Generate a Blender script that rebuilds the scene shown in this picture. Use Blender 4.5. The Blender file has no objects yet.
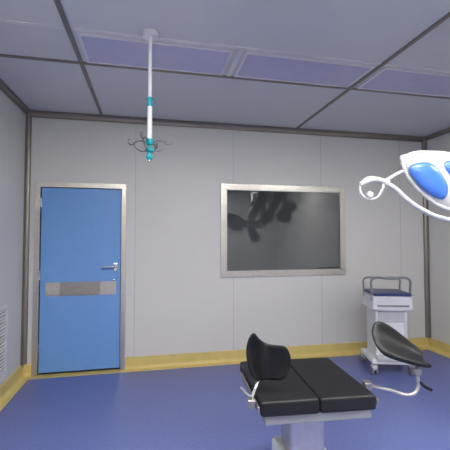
import bpy, bmesh, math
from mathutils import Vector, Matrix
sc = bpy.context.scene
try:
    sc.view_settings.view_transform = 'Standard'
except Exception:
    pass

# ------------------------------------------------------------ materials
def mat(name, col, rough=0.5, metal=0.0, ior=1.5, emis=None, es=0.0, noise=0.04, nscale=8.0, coat=0.0, bump=0.0, bscale=60):
    m = bpy.data.materials.new(name); m.use_nodes = True
    nt = m.node_tree; b = nt.nodes['Principled BSDF']
    tc = nt.nodes.new('ShaderNodeTexCoord')
    nz = nt.nodes.new('ShaderNodeTexNoise'); nz.inputs['Scale'].default_value = nscale
    nz.inputs['Detail'].default_value = 3
    nt.links.new(tc.outputs['Object'], nz.inputs['Vector'])
    cr = nt.nodes.new('ShaderNodeValToRGB')
    lo = [max(0, c*(1-noise)) for c in col]; hi = [min(1, c*(1+noise)) for c in col]
    cr.color_ramp.elements[0].position = .3; cr.color_ramp.elements[1].position = .7
    cr.color_ramp.elements[0].color = (*lo, 1); cr.color_ramp.elements[1].color = (*hi, 1)
    nt.links.new(nz.outputs['Fac'], cr.inputs['Fac'])
    nt.links.new(cr.outputs['Color'], b.inputs['Base Color'])
    b.inputs['Roughness'].default_value = rough
    b.inputs['Metallic'].default_value = metal
    b.inputs['IOR'].default_value = ior
    b.inputs['Coat Weight'].default_value = coat
    if emis:
        b.inputs['Emission Color'].default_value = (*emis, 1)
        b.inputs['Emission Strength'].default_value = es
    if bump > 0:
        n2 = nt.nodes.new('ShaderNodeTexNoise'); n2.inputs['Scale'].default_value = bscale
        nt.links.new(tc.outputs['Object'], n2.inputs['Vector'])
        bp = nt.nodes.new('ShaderNodeBump'); bp.inputs['Strength'].default_value = bump
        bp.inputs['Distance'].default_value = .01
        nt.links.new(n2.outputs['Fac'], bp.inputs['Height']); nt.links.new(bp.outputs['Normal'], b.inputs['Normal'])
    return m

M_wall = mat('wall_panel_enamel', (.665, .655, .62), .36, noise=.015, nscale=1.2)
M_seam = mat('panel_seam', (.40, .39, .37), .5)
M_ceil = mat('ceiling_panel_enamel', (.60, .615, .625), .32, noise=.02, nscale=1.0)
M_alu = mat('bronze_aluminium', (.27, .245, .215), .38, metal=.7)
M_alul = mat('white_aluminium', (.70, .70, .73), .35, metal=.2)
M_yel = mat('yellow_vinyl', (.66, .52, .18), .45, noise=.05)
M_floor = mat('blue_vinyl', (.135, .165, .41), .34, noise=.10, nscale=45)
M_steel = mat('stainless_steel', (.60, .575, .52), .3, metal=.85, noise=.06, nscale=30)
M_steel2 = mat('brushed_steel', (.56, .54, .50), .35, metal=.8, noise=.08, nscale=30)
M_steel3 = mat('dull_steel', (.36, .34, .32), .3, metal=.8, noise=.08, nscale=30)
M_chrome = mat('chrome', (.7, .7, .72), .15, metal=1.0)
M_door = mat('blue_door_paint', (.165, .355, .71), .4, noise=.02)
M_dark = mat('dark_gap', (.03, .03, .035), .6)
M_glass = mat('tinted_window_glass', (.06, .066, .066), .03, ior=2.0, noise=.02)
M_white = mat('white_plastic', (.74, .75, .76), .3)
M_lampw = mat('white_lamp_enamel', (.50, .51, .52), .3)
M_grey = mat('light_grey_plastic', (.50, .51, .53), .4)
M_midg = mat('mid_grey_plastic', (.22, .23, .25), .4)
M_shaded = mat('shaded_lamp_housing', (.035, .037, .042), .45)  # shade put into the colour of second head and arm, for a dark reflection
M_teal = mat('teal_plastic', (.0, .34, .38), .35)
M_black = mat('black_leather', (.006, .006, .007), .42, ior=1.4, noise=.2, nscale=20, bump=.1)
M_pad = mat('black_mattress', (.010, .010, .012), .5, ior=1.4, noise=.2, bump=.1)
M_blue = mat('blue_lamp_plastic', (.05, .16, .56), .25, noise=.04)
M_navy = mat('navy_plastic', (.03, .05, .16), .35)
M_lampoff = mat('unlit_diffuser', (.49, .49, .66), .2, noise=.03)
M_lampon = mat('lit_diffuser', (.9, .9, .9), .4, emis=(1, .985, .96), es=33.0)
M_vent = mat('vent_white', (.72, .72, .72), .4)

# ------------------------------------------------------------ helpers
def finish(name, me, m, parent=None, smooth=False):
    ob = bpy.data.objects.new(name, me); sc.collection.objects.link(ob)
    if m: me.materials.append(m)
    if parent: ob.parent = parent
    if smooth:
        for p in me.polygons: p.use_smooth = True
    return ob

def empty(name, loc, rz=0.0):
    e = bpy.data.objects.new(name, None); sc.collection.objects.link(e)
    e.location = loc; e.rotation_euler = (0, 0, rz); e.empty_display_size = .1
    return e

def box(name, lo, hi, m, parent=None, bev=0.0, seg=3, rot=None):
    c = [(a+b)/2 for a, b in zip(lo, hi)]; s = [abs(b-a) for a, b in zip(lo, hi)]
    bm = bmesh.new(); bmesh.ops.create_cube(bm, size=1)
    bmesh.ops.scale(bm, vec=s, verts=bm.verts)
    if bev: bmesh.ops.bevel(bm, geom=bm.edges[:], offset=bev, segments=seg, profile=.5, affect='EDGES')
    if rot is None:
        bmesh.ops.translate(bm, vec=c, verts=bm.verts)
    me = bpy.data.meshes.new(name); bm.to_mesh(me); bm.free()
    ob = finish(name, me, m, parent, smooth=False)
    if rot is not None:
        ob.location = c; ob.rotation_euler = rot
    return ob

def multibox(name, boxes, m, parent=None):
    bm = bmesh.new()
    for lo, hi in boxes:
        c = [(a+b)/2 for a, b in zip(lo, hi)]; s = [abs(b-a) for a, b in zip(lo, hi)]
        r = bmesh.ops.create_cube(bm, size=1)
        bmesh.ops.scale(bm, vec=s, verts=r['verts']); bmesh.ops.translate(bm, vec=c, verts=r['verts'])
    me = bpy.data.meshes.new(name); bm.to_mesh(me); bm.free()
    return finish(name, me, m, parent)

def tube(name, pts, r, m, parent=None, cyclic=False, smooth=True, caps=True):
    cu = bpy.data.curves.new(name, 'CURVE'); cu.dimensions = '3D'
    sp = cu.splines.new('BEZIER' if smooth else 'POLY')
    if smooth:
        sp.bezier_points.add(len(pts)-1)
        for p, c in zip(sp.bezier_points, pts):
            p.co = c; p.handle_left_type = p.handle_right_type = 'AUTO'
    else:
        sp.points.add(len(pts)-1)
        for p, c in zip(sp.points, pts): p.co = (*c, 1)
    sp.use_cyclic_u = cyclic; sp.resolution_u = 10
    cu.bevel_depth = r; cu.bevel_resolution = 5; cu.use_fill_caps = caps
    tmp = bpy.data.objects.new('tmp', cu); sc.collection.objects.link(tmp)
    bpy.context.view_layer.update()
    me = bpy.data.meshes.new_from_object(tmp.evaluated_get(bpy.context.evaluated_depsgraph_get()))
    bpy.data.objects.remove(tmp)
    me.materials.clear()
    return finish(name, me, m, parent, smooth=True)

def lathe(name, prof, m, parent=None, loc=(0, 0, 0), rot=(0, 0, 0), n=32):
    bm = bmesh.new(); rings = []
    for r, z in prof:
        rings.append([bm.verts.new((r*math.cos(2*math.pi*i/n), r*math.sin(2*math.pi*i/n), z)) for i in range(n)])
    for a, b in zip(rings, rings[1:]):
        for i in range(n): bm.faces.new((a[i], a[(i+1) % n], b[(i+1) % n], b[i]))
    bm.faces.new(rings[0][::-1]); bm.faces.new(rings[-1])
    bmesh.ops.recalc_face_normals(bm, faces=bm.faces)
    me = bpy.data.meshes.new(name); bm.to_mesh(me); bm.free()
    ob = finish(name, me, m, parent, smooth=True); ob.location = loc; ob.rotation_euler = rot
    md = ob.modifiers.new('es', 'EDGE_SPLIT'); md.split_angle = math.radians(40)
    return ob

def plate(name, outline, thick, m, parent=None, bev=.006, loc=(0, 0, 0), rot=(0, 0, 0)):
    """outline in local XZ, extruded along Y"""
    bm = bmesh.new()
    f = bm.faces.new([bm.verts.new((x, -thick/2, z)) for x, z in outline])
    r = bmesh.ops.extrude_face_region(bm, geom=[f])
    bmesh.ops.translate(bm, vec=(0, thick, 0), verts=[v for v in r['geom'] if isinstance(v, bmesh.types.BMVert)])
    bmesh.ops.recalc_face_normals(bm, faces=bm.faces)
    if bev: bmesh.ops.bevel(bm, geom=[e for e in bm.edges], offset=bev, segments=3, profile=.5, affect='EDGES')
    me = bpy.data.meshes.new(name); bm.to_mesh(me); bm.free()
    ob = finish(name, me, m, parent, smooth=True); ob.location = loc; ob.rotation_euler = rot
    md = ob.modifiers.new('es', 'EDGE_SPLIT'); md.split_angle = math.radians(35)
    return ob

def dome(name, outline, thick, m, parent=None, loc=(0, 0, 0), rot=(0, 0, 0), sgn=-1, rings=6):
    """outline in local XZ, bulging shell: front (sgn) side domed, back side flatter"""
    bm = bmesh.new(); n = len(outline)
    cx = sum(p[0] for p in outline)/n; cz = sum(p[1] for p in outline)/n
    def ring(s, y): return [bm.verts.new((cx+(x-cx)*s, y, cz+(z-cz)*s)) for x, z in outline]
    R = [ring(math.cos(a), sgn*thick*math.sin(a)) for a in [math.pi/2*.92*(rings-i)/rings for i in range(rings)]]
    R.append(ring(1.0, 0))
    R += [ring(math.cos(a), -sgn*thick*.5*math.sin(a)) for a in [math.pi/2*.92*(i+1)/rings for i in range(rings)]]
    for a, b in zip(R, R[1:]):
        for i in range(n): bm.faces.new((a[i], a[(i+1) % n], b[(i+1) % n], b[i]))
    bm.faces.new(R[0][::-1]); bm.faces.new(R[-1])
    bmesh.ops.recalc_face_normals(bm, faces=bm.faces)
    me = bpy.data.meshes.new(name); bm.to_mesh(me); bm.free()
    ob = finish(name, me, m, parent, smooth=True); ob.location = loc; ob.rotation_euler = rot
    return ob

def smooth_outline(pts, k=4):
    out = []; n = len(pts)
    for i in range(n):
        p0, p1, p2, p3 = (Vector(pts[(i+j-1) % n]) for j in range(4))
        for s in range(k):
            t = s/k
            out.append(tuple(.5*((2*p1)+(-p0+p2)*t+(2*p0-5*p1+4*p2-p3)*t*t+(-p0+3*p1-3*p2+p3)*t**3)))
    return out

# ------------------------------------------------------------ room
XL, XR, YB, YF, H = -1.35, 3.78, 4.29, -1.6, 2.92
T = .1
box('floor', (XL-T, YF-T, -.1), (XR+T, YB+T, 0), M_floor)
box('ceiling', (XL-T, YF-T, H), (XR+T, YB+T, H+.1), M_ceil)
wx0, wx1, wz0, wz1 = .87, 2.515, 1.045, 2.165     # window opening
dx0, dx1, dz1 = -1.215, -.295, 2.10           # door opening
multibox('wall_back', [
    ((XL-T, YB, 0), (dx0, YB+T, H)),
    ((dx0, YB, dz1), (dx1, YB+T, H)),
    ((dx1, YB, 0), (wx0, YB+T, H)),
    ((wx0, YB, 0), (wx1, YB+T, wz0)),
    ((wx0, YB, wz1), (wx1, YB+T, H)),
    ((wx1, YB, 0), (XR+T, YB+T, H))], M_wall)
box('wall_left', (XL-T, YF, 0), (XL, YB, H), M_wall)
box('wall_right', (XR, YF, 0), (XR+T, YB, H), M_wall)
box('wall_front', (XL-T, YF-T, 0), (XR+T, YF, H), M_wall)

# panel seams on walls
sb = []
for x in (-.17, 1.01, 2.19, 3.37):
    if wx0-.03 < x < wx1+.03:
        sb.append(((x-.002, YB-.0012, .14), (x+.002, YB, 1.03)))
        sb.append(((x-.002, YB-.0012, 2.19), (x+.002, YB, H-.06)))
    else:
        sb.append(((x-.002, YB-.0012, .14), (x+.002, YB, H-.06)))
for y in (3.11, 1.93, .75, -.43):
    sb.append(((XL, y-.002, .14), (XL+.0012, y+.002, H-.06)))
    sb.append(((XR-.0012, y-.002, .14), (XR, y+.002, H-.06)))
multibox('trim_wall_seams', sb, M_seam)

def cove(name, p0, p1, n1, n2, r, m):
    bm = bmesh.new(); n1, n2 = Vector(n1), Vector(n2); prof = []
    k = 6
    for i in range(k+1):
        a = math.pi/2*i/k
        prof.append(n1*r*(1-math.sin(a)) + n2*r*(1-math.cos(a)))
    prof = [n1*r*1.25+n2*.0005, n1*r*1.25+n2*.006] + [p + (n1+n2)*.004 for p in prof] + [n2*r*1.25+n1*.006, n2*r*1.25+n1*.0005]
    R = []
    for P in (p0, p1):
        R.append([bm.verts.new(Vector(P)+q) for q in prof])
    for i in range(len(prof)-1):
        bm.faces.new((R[0][i], R[0][i+1], R[1][i+1], R[1][i]))
    bmesh.ops.recalc_face_normals(bm, faces=bm.faces)
    me = bpy.data.meshes.new(name); bm.to_mesh(me); bm.free()
    return finish(name, me, m)
c = .04
cove('trim_1', (XL, YB, H), (XR, YB, H), (0, -1, 0), (0, 0, -1), .05, M_alu)
cove('trim_2', (XL, YF, H), (XL, YB, H), (1, 0, 0), (0, 0, -1), .04, M_alu)
cove('trim_3', (XR, YF, H), (XR, YB, H), (-1, 0, 0), (0, 0, -1), .04, M_alu)
cove('trim_4', (XL, YB, 0.1), (XL, YB, H), (1, 0, 0), (0, -1, 0), c, M_alu)
cove('trim_5', (XR, YB, 0.1), (XR, YB, H), (-1, 0, 0), (0, -1, 0), c, M_alu)
cove('trim_6', (XL, YF, H), (XR, YF, H), (0, 1, 0), (0, 0, -1), .045, M_alu)

def skirt(name, segs):
    bm = bmesh.new()
    for p0, p1, n in segs:
        n = Vector(n); up = Vector((0, 0, 1))
        prof = [n*.001+up*.14, n*.012+up*.135, n*.014+up*.06]
        for i in range(6):
            a = math.pi/2*i/5
            prof.append(n*(.014+.045*(1-math.cos(a))) + up*(.004+.045*(1-math.sin(a))))
        prof += [n*.085+up*.004, n*.087+up*.0005]
        R = [[bm.verts.new(Vector(P)+q) for q in prof] for P in (p0, p1)]
        for i in range(len(prof)-1): bm.faces.new((R[0][i], R[0][i+1], R[1][i+1], R[1][i]))
    bmesh.ops.recalc_face_normals(bm, faces=bm.faces)
    me = bpy.data.meshes.new(name); bm.to_mesh(me); bm.free()
    return finish(name, me, M_yel)
skirt('baseboard_back', [((XL, YB, 0), (-1.25, YB, 0), (0, -1, 0)), ((-.265, YB, 0), (XR, YB, 0), (0, -1, 0))])
skirt('baseboard_left', [((XL, YF, 0), (XL, YB, 0), (1, 0, 0))])
skirt('baseboard_right', [((XR, YF, 0), (XR, YB, 0), (-1, 0, 0))])
skirt('baseboard_front', [((XL, YF, 0), (XR, YF, 0), (0, 1, 0))])
box('trim_threshold', (-1.25, YB-.085, .0005), (-.265, YB+.02, .005), M_yel)

# ceiling strips
DY = -.09
st = []
for x in (-.55, 1.836):
    st.append(((x-.017, YF, H-.008), (x+.017, YB-.05, H)))
st.append(((XL+.04, 3.063+DY, H-.009), (XR-.04, 3.097+DY, H)))
for y in (1.55, .25):
    st.append(((XL+.04, y-.017, H-.009), (XR-.04, y+.017, H)))
multibox('trim_ceiling_grid', st, M_alu)
st = [((XL+.04, 2.585+DY, H-.009), (-.575, 2.61+DY, H)), ((-.525, 2.585+DY, H-.009), (1.81, 2.61+DY, H)), ((1.86, 2.585+DY, H-.009), (XR-.04, 2.61+DY, H))]
for x in (.655, 3.06):
    st.append(((x-.02, 2.62+DY, H-.009), (x+.02, 3.055+DY, H)))
multibox('trim_lamp_frame', st, M_alul)

def light_panel(x0, x1, y0, y1, lit):
    e = empty('ceiling_light_panel', ((x0+x1)/2, (y0+y1)/2, H))
    w, d = (x1-x0)/2, (y1-y0)/2
    multibox('frame', [((-w, -d, -.012), (-w+.02, d, 0)), ((w-.02, -d, -.012), (w, d, 0)),
                       ((-w+.02, -d, -.012), (w-.02, -d+.02, 0)), ((-w+.02, d-.02, -.012), (w-.02, d, 0))], M_alul, e)
    box('diffuser', (-w+.02, -d+.02, -.008), (w-.02, d-.02, -.001), M_lampon if lit else M_lampoff, e)
for a, b in ((-.50, .60), (.70, 1.79), (1.885, 3.0)):
    light_panel(a, b, 2.64+DY, 3.05+DY, False)
for a, b in ((-.9, .2), (.75, 1.75), (2.3, 3.4)):
    light_panel(a, b, .55, 1.05, True)
light_panel(.4, 1.6, -.9, -.4, True)

# ------------------------------------------------------------ door
D = empty('door_1', (0, YB, 0))
fx0, fx1, ft = -1.246, -.273, 2.135
multibox('frame', [((fx0, -.02, 0), (fx0+.055, .06, ft)), ((fx1-.05, -.02, 0), (fx1, .06, ft)),
                   ((fx0+.055, -.02, ft-.055), (fx1-.05, .06, ft))], M_steel, D)
box('frame_back', (dx0+.001, .06, .001), (dx1-.001, .09, dz1-.001), M_dark, D)
box('leaf', (-1.183, -.004, .03), (-.330, .045, 2.072), M_door, D, bev=.003)
box('kick_band', (-1.13, -.007, .865), (-.375, -.003, 1.015), M_steel2, D)
box('kick_band_plate', (-.98, -.0085, .865), (-.55, -.0065, 1.015), M_steel3, D)
box('handle_rose', (-.405, -.012, 1.13), (-.365, -.003, 1.22), M_chrome, D, bev=.003)
tube('lever', [(-.385, -.01, 1.18), (-.385, -.045, 1.18), (-.40, -.055, 1.18), (-.46, -.055, 1.182), (-.53, -.05, 1.176)], .011, M_chrome, D)
lathe('lock_cylinder', [(.014, 0), (.014, .006), (.009, .009)], M_chrome, D, (-.40, -.004, 1.03), (math.pi/2, 0, 0))
for z in (.3, 1.1, 1.9):
    lathe('hinge', [(.008, 0), (.008, .1)], M_chrome, D, (-1.187, -.012, z-.05))

# ------------------------------------------------------------ window
W = empty('window_1', (0, YB, 0))
a0, a1, b0, b1 = .850, 2.525, 1.03, 2.18
fw = .062
multibox('frame', [((a0, -.022, b0), (a0+fw, .0, b1)), ((a1-fw, -.022, b0), (a1, .0, b1)),
                   ((a0+fw, -.022, b1-fw), (a1-fw, .0, b1)), ((a0+fw, -.022, b0), (a1-fw, .0, b0+fw))], M_steel, W)
multibox('inner_lip', [((a0+fw, -.018, b0+fw), (a0+fw+.014, .02, b1-fw)), ((a1-fw-.014, -.018, b0+fw), (a1-fw, .02, b1-fw)),
                   ((a0+fw, -.018, b1-fw-.014), (a1-fw, .02, b1-fw)), ((a0+fw, -.018, b0+fw), (a1-fw, .02, b0+fw+.014))], M_steel2, W)
box('glass', (a0+fw, .004, b0+fw), (a1-fw, .012, b1-fw), M_glass, W)
box('backing', (wx0+.002, .05, wz0+.002), (wx1-.002, .06, wz1-.002), M_dark, W)

# ------------------------------------------------------------ wall vent (left wall)
V = empty('wall_air_vent', (XL, 3.53, .53))
multibox('frame', [((0, -.29, -.34), (.015, -.26, .34)), ((0, .26, -.34), (.015, .29, .34)),
                   ((0, -.26, .31), (.015, .26, .34)), ((0, -.26, -.34), (.015, .26, -.31))], M_vent, V)
box('cavity', (.0005, -.26, -.31), (.002, .26, .31), M_seam, V)
for k in range(20):
    z = -.295+k*.031
    box('louvre_%d' % (k+1), (.002, -.26, z-.008), (.014, .26, z+.008), M_vent, V, rot=(0, .5, 0))

# ------------------------------------------------------------ IV hanger
I = empty('ceiling_iv_hanger', (-.007, 2.454, 0))
lathe('ceiling_mount', [(.05, H-.03), (.055, H-.012), (.055, H)], M_white, I)
lathe('upper_rod', [(.0125, 2.44), (.0125, H-.02)], M_white, I)
lathe('collar', [(.014, 2.405), (.021, 2.41), (.021, 2.43), (.016, 2.435), (.016, 2.445), (.020, 2.45), (.020, 2.465), (.012, 2.472)], M_teal, I)
lathe('lower_tube', [(.0165, 2.17), (.0165, 2.41)], M_white, I)
lathe('hub', [(.012, 2.04), (.018, 2.045), (.024, 2.06), (.020, 2.075), (.010, 2.08), (.010, 2.09), (.026, 2.095), (.030, 2.105), (.026, 2.118),
              (.010, 2.125), (.010, 2.14), (.022, 2.145), (.027, 2.16), (.024, 2.175), (.0165, 2.185)], M_teal, I)
lathe('tip', [(.002, 2.025), (.009, 2.03), (.009, 2.045)], M_chrome, I)
M_hook = mat('hook_steel', (.16, .16, .17), .3, metal=.7)
for k, a in enumerate((8, 82, 172, 262)):
    ca, sa = math.cos(math.radians(a-12)), math.sin(math.radians(a-12))
    def P(r, z): return (r*ca, r*sa, z)
    tube('hook_arm_%d' % (k+1), [P(.02, 2.16), P(.06, 2.172), P(.10, 2.165), P(.125, 2.15), P(.148, 2.158), P(.152, 2.178), P(.140, 2.19)], .0048, M_hook, I)
    tube('hook_low_%d' % (k+1), [P(.02, 2.105), P(.05, 2.10), P(.085, 2.115), P(.11, 2.145), P(.10, 2.165)], .0036, M_hook, I)

# ------------------------------------------------------------ trolley
R = empty('medical_trolley', (2.70, 3.70, 0), math.radians(-16))
box('base', (-.24, -.22, .115), (.22, .22, .17), M_white, R, bev=.02)
box('base_skirt', (-.19, -.235, .15), (.19, -.15, .205), M_grey, R, bev=.015)
box('body', (-.175, -.15, .165), (.175, .17, .80), M_white, R, bev=.02)
box('front_panel', (-.145, -.158, .25), (.145, -.145, .70), M_grey, R, bev=.005)
box('front_drawer', (-.13, -.165, .27), (.13, -.155, .56), M_white, R, bev=.004)
prof = smooth_outline([(-.19, .70), (-.215, .76), (-.21, .84), (-.19, .865), (.19, .865), (.21, .84), (.215, .76), (.19, .70)], 3)
plate('top_housing', prof, .40, M_white, R, bev=.02)
box('housing_groove', (-.17, -.203, .745), (.17, -.196, .765), M_midg, R)
box('top_tray', (-.2, -.205, .862), (.2, .19, .895), M_navy, R, bev=.008)
tube('handle_frame', [(-.205, -.14, .80), (-.212, -.14, .95), (-.212, -.14, 1.025), (-.195, -.14, 1.05), (0, -.14, 1.052), (.195, -.14, 1.05), (.212, -.14, 1.025), (.212, -.14, .95), (.205, -.14, .80)], .014, M_midg, R)
tube('handle_frame_rear', [(-.205, .14, .80), (-.212, .14, .95), (-.212, .14, 1.005), (-.195, .14, 1.025), (0, .14, 1.027), (.195, .14, 1.025), (.212, .14, 1.005), (.212, .14, .95), (.205, .14, .80)], .011, M_midg, R)
for k, (x, y) in enumerate(((-.21, -.19), (.20, -.19), (-.21, .19), (.20, .19))):
    lathe('caster_stem_%d' % (k+1), [(.014, .08), (.014, .13)], M_chrome, R, (x, y, 0))
    box('caster_fork_%d' % (k+1), (x-.032, y-.03, .05), (x+.032, y+.03, .105), M_grey, R, bev=.012)
    for s in (-1, 1):
        lathe('caster_wheel_%d%s' % (k+1, 'a' if s < 0 else 'b'), [(.02, 0), (.045, .002), (.05, .006), (.05, .018), (.045, .022), (.02, .024)], M_midg, R, (x+(s*.022)-.012, y+.012, .05), (0, math.pi/2, 0))

# ------------------------------------------------------------ operating table
OT = empty('operating_table', (.802, 2.06, 0), math.radians(-4))
w = .275; zt = .78
def pad(name, y0, y1, x0=-w, x1=w):
    return box(name, (x0, y0, zt-.07), (x1, y1, zt), M_pad, OT, bev=.012)
pad('leg_section_left', -.54, 0, -w, -.001); pad('leg_section_right', -.54, 0, .001, w)
box('table_frame', (-w+.02, -.53, zt-.11), (w-.02, -.02, zt-.068), M_midg, OT, bev=.005)
for s in (-1, 1):
    box('side_rail_%s' % ('left' if s < 0 else 'right'), (s*(w+.010)-.005, -.53, zt-.05), (s*(w+.010)+.005, -.10, zt-.025), M_steel3, OT, bev=.002)
box('column', (-.09, -.38, .16), (.09, -.20, zt-.11), M_steel, OT, bev=.02)
box('column_cover', (-.13, -.42, .12), (.13, -.16, .42), M_white, OT, bev=.02)
box('base', (-.22, -.52, .03), (.22, -.04, .13), M_white, OT, bev=.03)
for k, (x, y) in enumerate(((-.17, -.47), (.17, -.47), (-.17, -.10), (.17, -.10))):
    lathe('foot_%d' % (k+1), [(.035, 0), (.035, .035)], M_midg, OT, (x, y, 0))

# ------------------------------------------------------------ leg supports
YAW = math.radians(-11.9)
def shell(name, rows, depths, ref, k, m, parent, thick=.016):
    bm = bmesh.new(); G = []
    for ri, row in enumerate(rows):
        G.append([bm.verts.new(((x-ref[0])*k, depths[ri][j], (ref[1]-y)*k)) for j, (x, y) in enumerate(row)])
    for a, b in zip(G, G[1:]):
        for j in range(len(a)-1): bm.faces.new((a[j], b[j], b[j+1], a[j+1]))
    bmesh.ops.recalc_face_normals(bm, faces=bm.faces)
    me = bpy.data.meshes.new(name); bm.to_mesh(me); bm.free()
    ob = finish(name, me, m, parent, smooth=True)
    s = ob.modifiers.new('sol', 'SOLIDIFY'); s.thickness = thick; s.offset = 0
    s = ob.modifiers.new('sub', 'SUBSURF'); s.levels = 2; s.render_levels = 3
    return ob

LS = empty('surgical_leg_support', (.466, 1.60, .70), YAW)
rows = [[(255, 325), (259, 334), (266, 342), (276, 344), (287, 341)],
        [(248, 336), (256, 344), (267, 352), (279, 352), (291, 348)],
        [(247, 350), (256, 357), (268, 363), (281, 362), (293, 356)],
        [(250, 364), (258, 369), (269, 373), (281, 372), (290, 367)],
        [(257, 376), (262, 378), (270, 380), (279, 379), (285, 376)]]
dp = [[-.03, .02, .05, .03, -.01]]*5
KL = 1.66/356
lx0, lz0 = 254, 409.6
shell('saddle', rows, dp, (lx0, lz0), KL, M_black, LS, .022)
tube('rod', [(0, .0, .04), (0, 0, .075), (.018, .02, .12), (.055, .075, .175)], .008, M_chrome, LS)
box('clamp', (-.022, -.025, .035), (.012, .025, .075), M_steel3, LS, bev=.006)
lathe('swivel_joint', [(.018, -.02), (.022, -.012), (.022, .012), (.018, .02)], M_midg, LS, (.05, .07, .165), (1.3, 0, .3))
tube('release_lever', [(-.0, 0, .08), (-.03, -.01, .10), (-.055, -.01, .13)], .006, M_midg, LS)

RS = empty('surgical_leg_support', (1.31, 1.56, .70), YAW)
rows = [[(378, 322), (371, 326), (367, 335), (368, 344), (374, 351)],
        [(387, 325), (381, 333), (378, 342), (380, 350), (386, 355)],
        [(398, 333), (393, 341), (390, 348), (392, 354), (398, 358)],
        [(410, 343), (405, 349), (403, 354), (406, 359), (411, 361)],
        [(423, 354), (420, 357), (419, 360), (421, 362), (424, 363)]]
dp = [[.07, .06, .02, -.03, -.05]]*4+[[.04, .03, .01, -.02, -.03]]
KR = 1.8/356
rx0, rz0 = 411, 398.2
shell('saddle', rows, dp, (rx0, rz0), KR, M_black, RS, .026)
tube('rod', [(-.225, .06, .055), (-.12, .05, .035), (-.03, .0, .035), (.0, 0, .07), (-.005, 0, .12), (-.03, 0, .20)], .009, M_steel2, RS)
lathe('swivel_joint', [(.018, -.02), (.024, -.012), (.024, .012), (.018, .02)], M_midg, RS, (-.01, 0, .15), (math.pi/2, 0, .3))
tube('release_lever', [(0, 0, .10), (.03, -.01, .075), (.06, -.01, .06)], .008, M_black, RS)
box('clamp', (-.250, .035, .035), (-.210, .085, .075), M_steel3, RS, bev=.006)

# ------------------------------------------------------------ surgical light
SL = empty('surgical_ceiling_light', (1.372, 1.755, 1.78), YAW)
q = 2.0/356
def L(px, py, d=0.0): return ((px-400)*q, d, (190-py)*q)
def O(pts): return [((x-400)*q, (190-y)*q) for x, y in pts]
dome('petal_shell', smooth_outline(O([(401, 158), (410, 153), (430, 151), (456, 154), (480, 164), (492, 182), (484, 204), (462, 213), (442, 208), (424, 196), (411, 178)])), .05, M_lampw, SL, sgn=-1)
dome('petal_blue', smooth_outline(O([(407, 169), (419, 163), (431, 165), (440, 175), (446, 189), (441, 200), (429, 196), (416, 185)])), .03, M_blue, SL, loc=(0, -.034, 0), sgn=-1)
dome('petal_blue_small', smooth_outline(O([(440, 167), (449, 161), (460, 168), (468, 184), (466, 200), (456, 203), (451, 186)])), .03, M_blue, SL, loc=(0, -.036, 0), sgn=-1)
tube('petal_rim', [L(402, 162, -.015), L(409, 178, -.015), L(424, 195, -.015), L(441, 207, -.015), L(462, 212, -.015)], .011, M_lampw, SL)
tube('petal_rim_top', [L(402, 161, -.01), L(411, 154, -.01), L(430, 152, -.01), L(456, 155, -.01), L(480, 165, -.01)], .009, M_lampw, SL)
tube('handle_tube', [L(380, 183, -.05), L(391, 189, -.05), L(404, 201, -.05), L(419, 211, -.05), L(436, 218, -.04), L(455, 220, -.02), L(480, 212, 0)], .013, M_lampw, SL)
tube('handle_tube_upper', [L(380, 184, -.05), L(390, 178, -.03), L(402, 172, -.01), L(415, 168, 0)], .010, M_lampw, SL)
tube('grip_loop', [L(362, 181, -.06), L(357, 189, -.06), L(361, 198, -.06), L(371, 200, -.06), L(378, 192, -.06), L(380, 184, -.05), L(372, 179, -.05)], .007, M_lampw, SL, cyclic=True)
tube('grip', [L(357, 186, -.06), L(371, 181, -.055), L(386, 184, -.05)], .015, M_lampw, SL)
lathe('grip_knob', [(.006, -.02), (.016, -.016), (.018, 0), (.016, .016), (.006, .02)], M_grey, SL, L(366, 196, -.06), (math.pi/2, 0, 0))
hub = L(500, 186, .03)
lathe('hub', [(.05, -.05), (.09, -.035), (.10, 0), (.09, .035), (.05, .05)], M_lampw, SL, hub, (math.radians(70), 0, 0))
for k, a in enumerate((0, 60, 300)):
    o = smooth_outline([(.08, -.04), (.16, -.09), (.34, -.10), (.42, -.05), (.42, .05), (.34, .10), (.16, .09), (.08, .04)], 3)
    plate('rear_petal_%d' % (k+1), o, .05, M_lampw, SL, bev=.012, loc=hub, rot=(math.radians(-12), -math.radians(a), 0))

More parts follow.
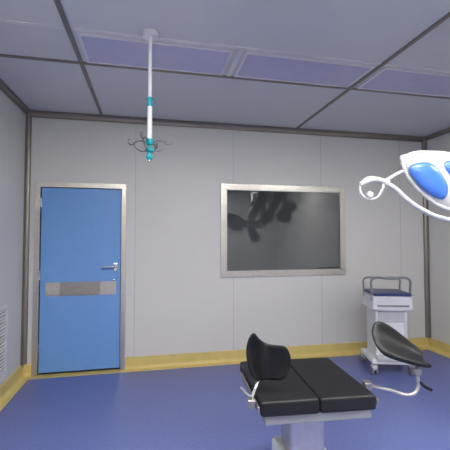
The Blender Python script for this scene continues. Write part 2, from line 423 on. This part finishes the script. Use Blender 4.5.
def head(e, c, R3, mats):
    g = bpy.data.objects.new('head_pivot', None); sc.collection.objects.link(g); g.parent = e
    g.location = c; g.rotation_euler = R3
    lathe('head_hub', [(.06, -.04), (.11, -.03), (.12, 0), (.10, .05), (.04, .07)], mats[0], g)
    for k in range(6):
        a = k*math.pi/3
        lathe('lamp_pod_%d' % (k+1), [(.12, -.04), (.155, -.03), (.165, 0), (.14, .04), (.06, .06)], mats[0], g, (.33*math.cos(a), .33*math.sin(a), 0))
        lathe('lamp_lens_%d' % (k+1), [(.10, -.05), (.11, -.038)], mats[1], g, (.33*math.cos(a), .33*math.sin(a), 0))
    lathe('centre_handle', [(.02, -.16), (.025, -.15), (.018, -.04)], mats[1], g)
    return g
Minv = (Matrix.Translation((1.372, 1.755, 1.78)) @ Matrix.Rotation(YAW, 4, 'Z')).inverted()
def wl(*p): return tuple(Minv @ Vector(p))
c2 = wl(2.48, 1.66, 2.17)
head(SL, c2, (math.radians(-50), 0, math.radians(20)), (M_shaded, M_navy))  # pods coloured dark to carry their shaded side in the window glass
mnt = (2.75, .55)
lathe('ceiling_flange', [(.09, -.06), (.13, -.04), (.13, 0)], M_lampw, SL, wl(mnt[0], mnt[1]-.35, H-.001))
lathe('ceiling_column', [(.045, -.36), (.045, -.04)], M_lampw, SL, wl(mnt[0], mnt[1]-.35, H-.001))
tube('arm_upper_head', [wl(2.75, .2, 2.65), wl(2.95, .7, 2.66), wl(2.98, 1.25, 2.62), wl(2.78, 1.5, 2.42), wl(2.52, 1.62, 2.22)], .025, M_shaded, SL)
tube('arm_lower_head', [wl(2.75, .2, 2.58), wl(2.35, .6, 2.56), wl(2.2, 1.0, 2.4), wl(2.12, 1.35, 2.05), wl(1.93, 1.65, 1.84)], .025, M_lampw, SL)

# ------------------------------------------------------------ world, camera
wd = bpy.data.worlds.new('world'); sc.world = wd; wd.use_nodes = True
wd.node_tree.nodes['Background'].inputs[0].default_value = (.6, .63, .7, 1)
wd.node_tree.nodes['Background'].inputs[1].default_value = .3
cam = bpy.data.cameras.new('camera'); co = bpy.data.objects.new('camera', cam); sc.collection.objects.link(co)
cam.sensor_width = 36; cam.lens = 28.48; cam.clip_start = .02
co.location = (0, 0, 1.51)
co.rotation_euler = (math.radians(90+2.09), 0, YAW)
sc.camera = co
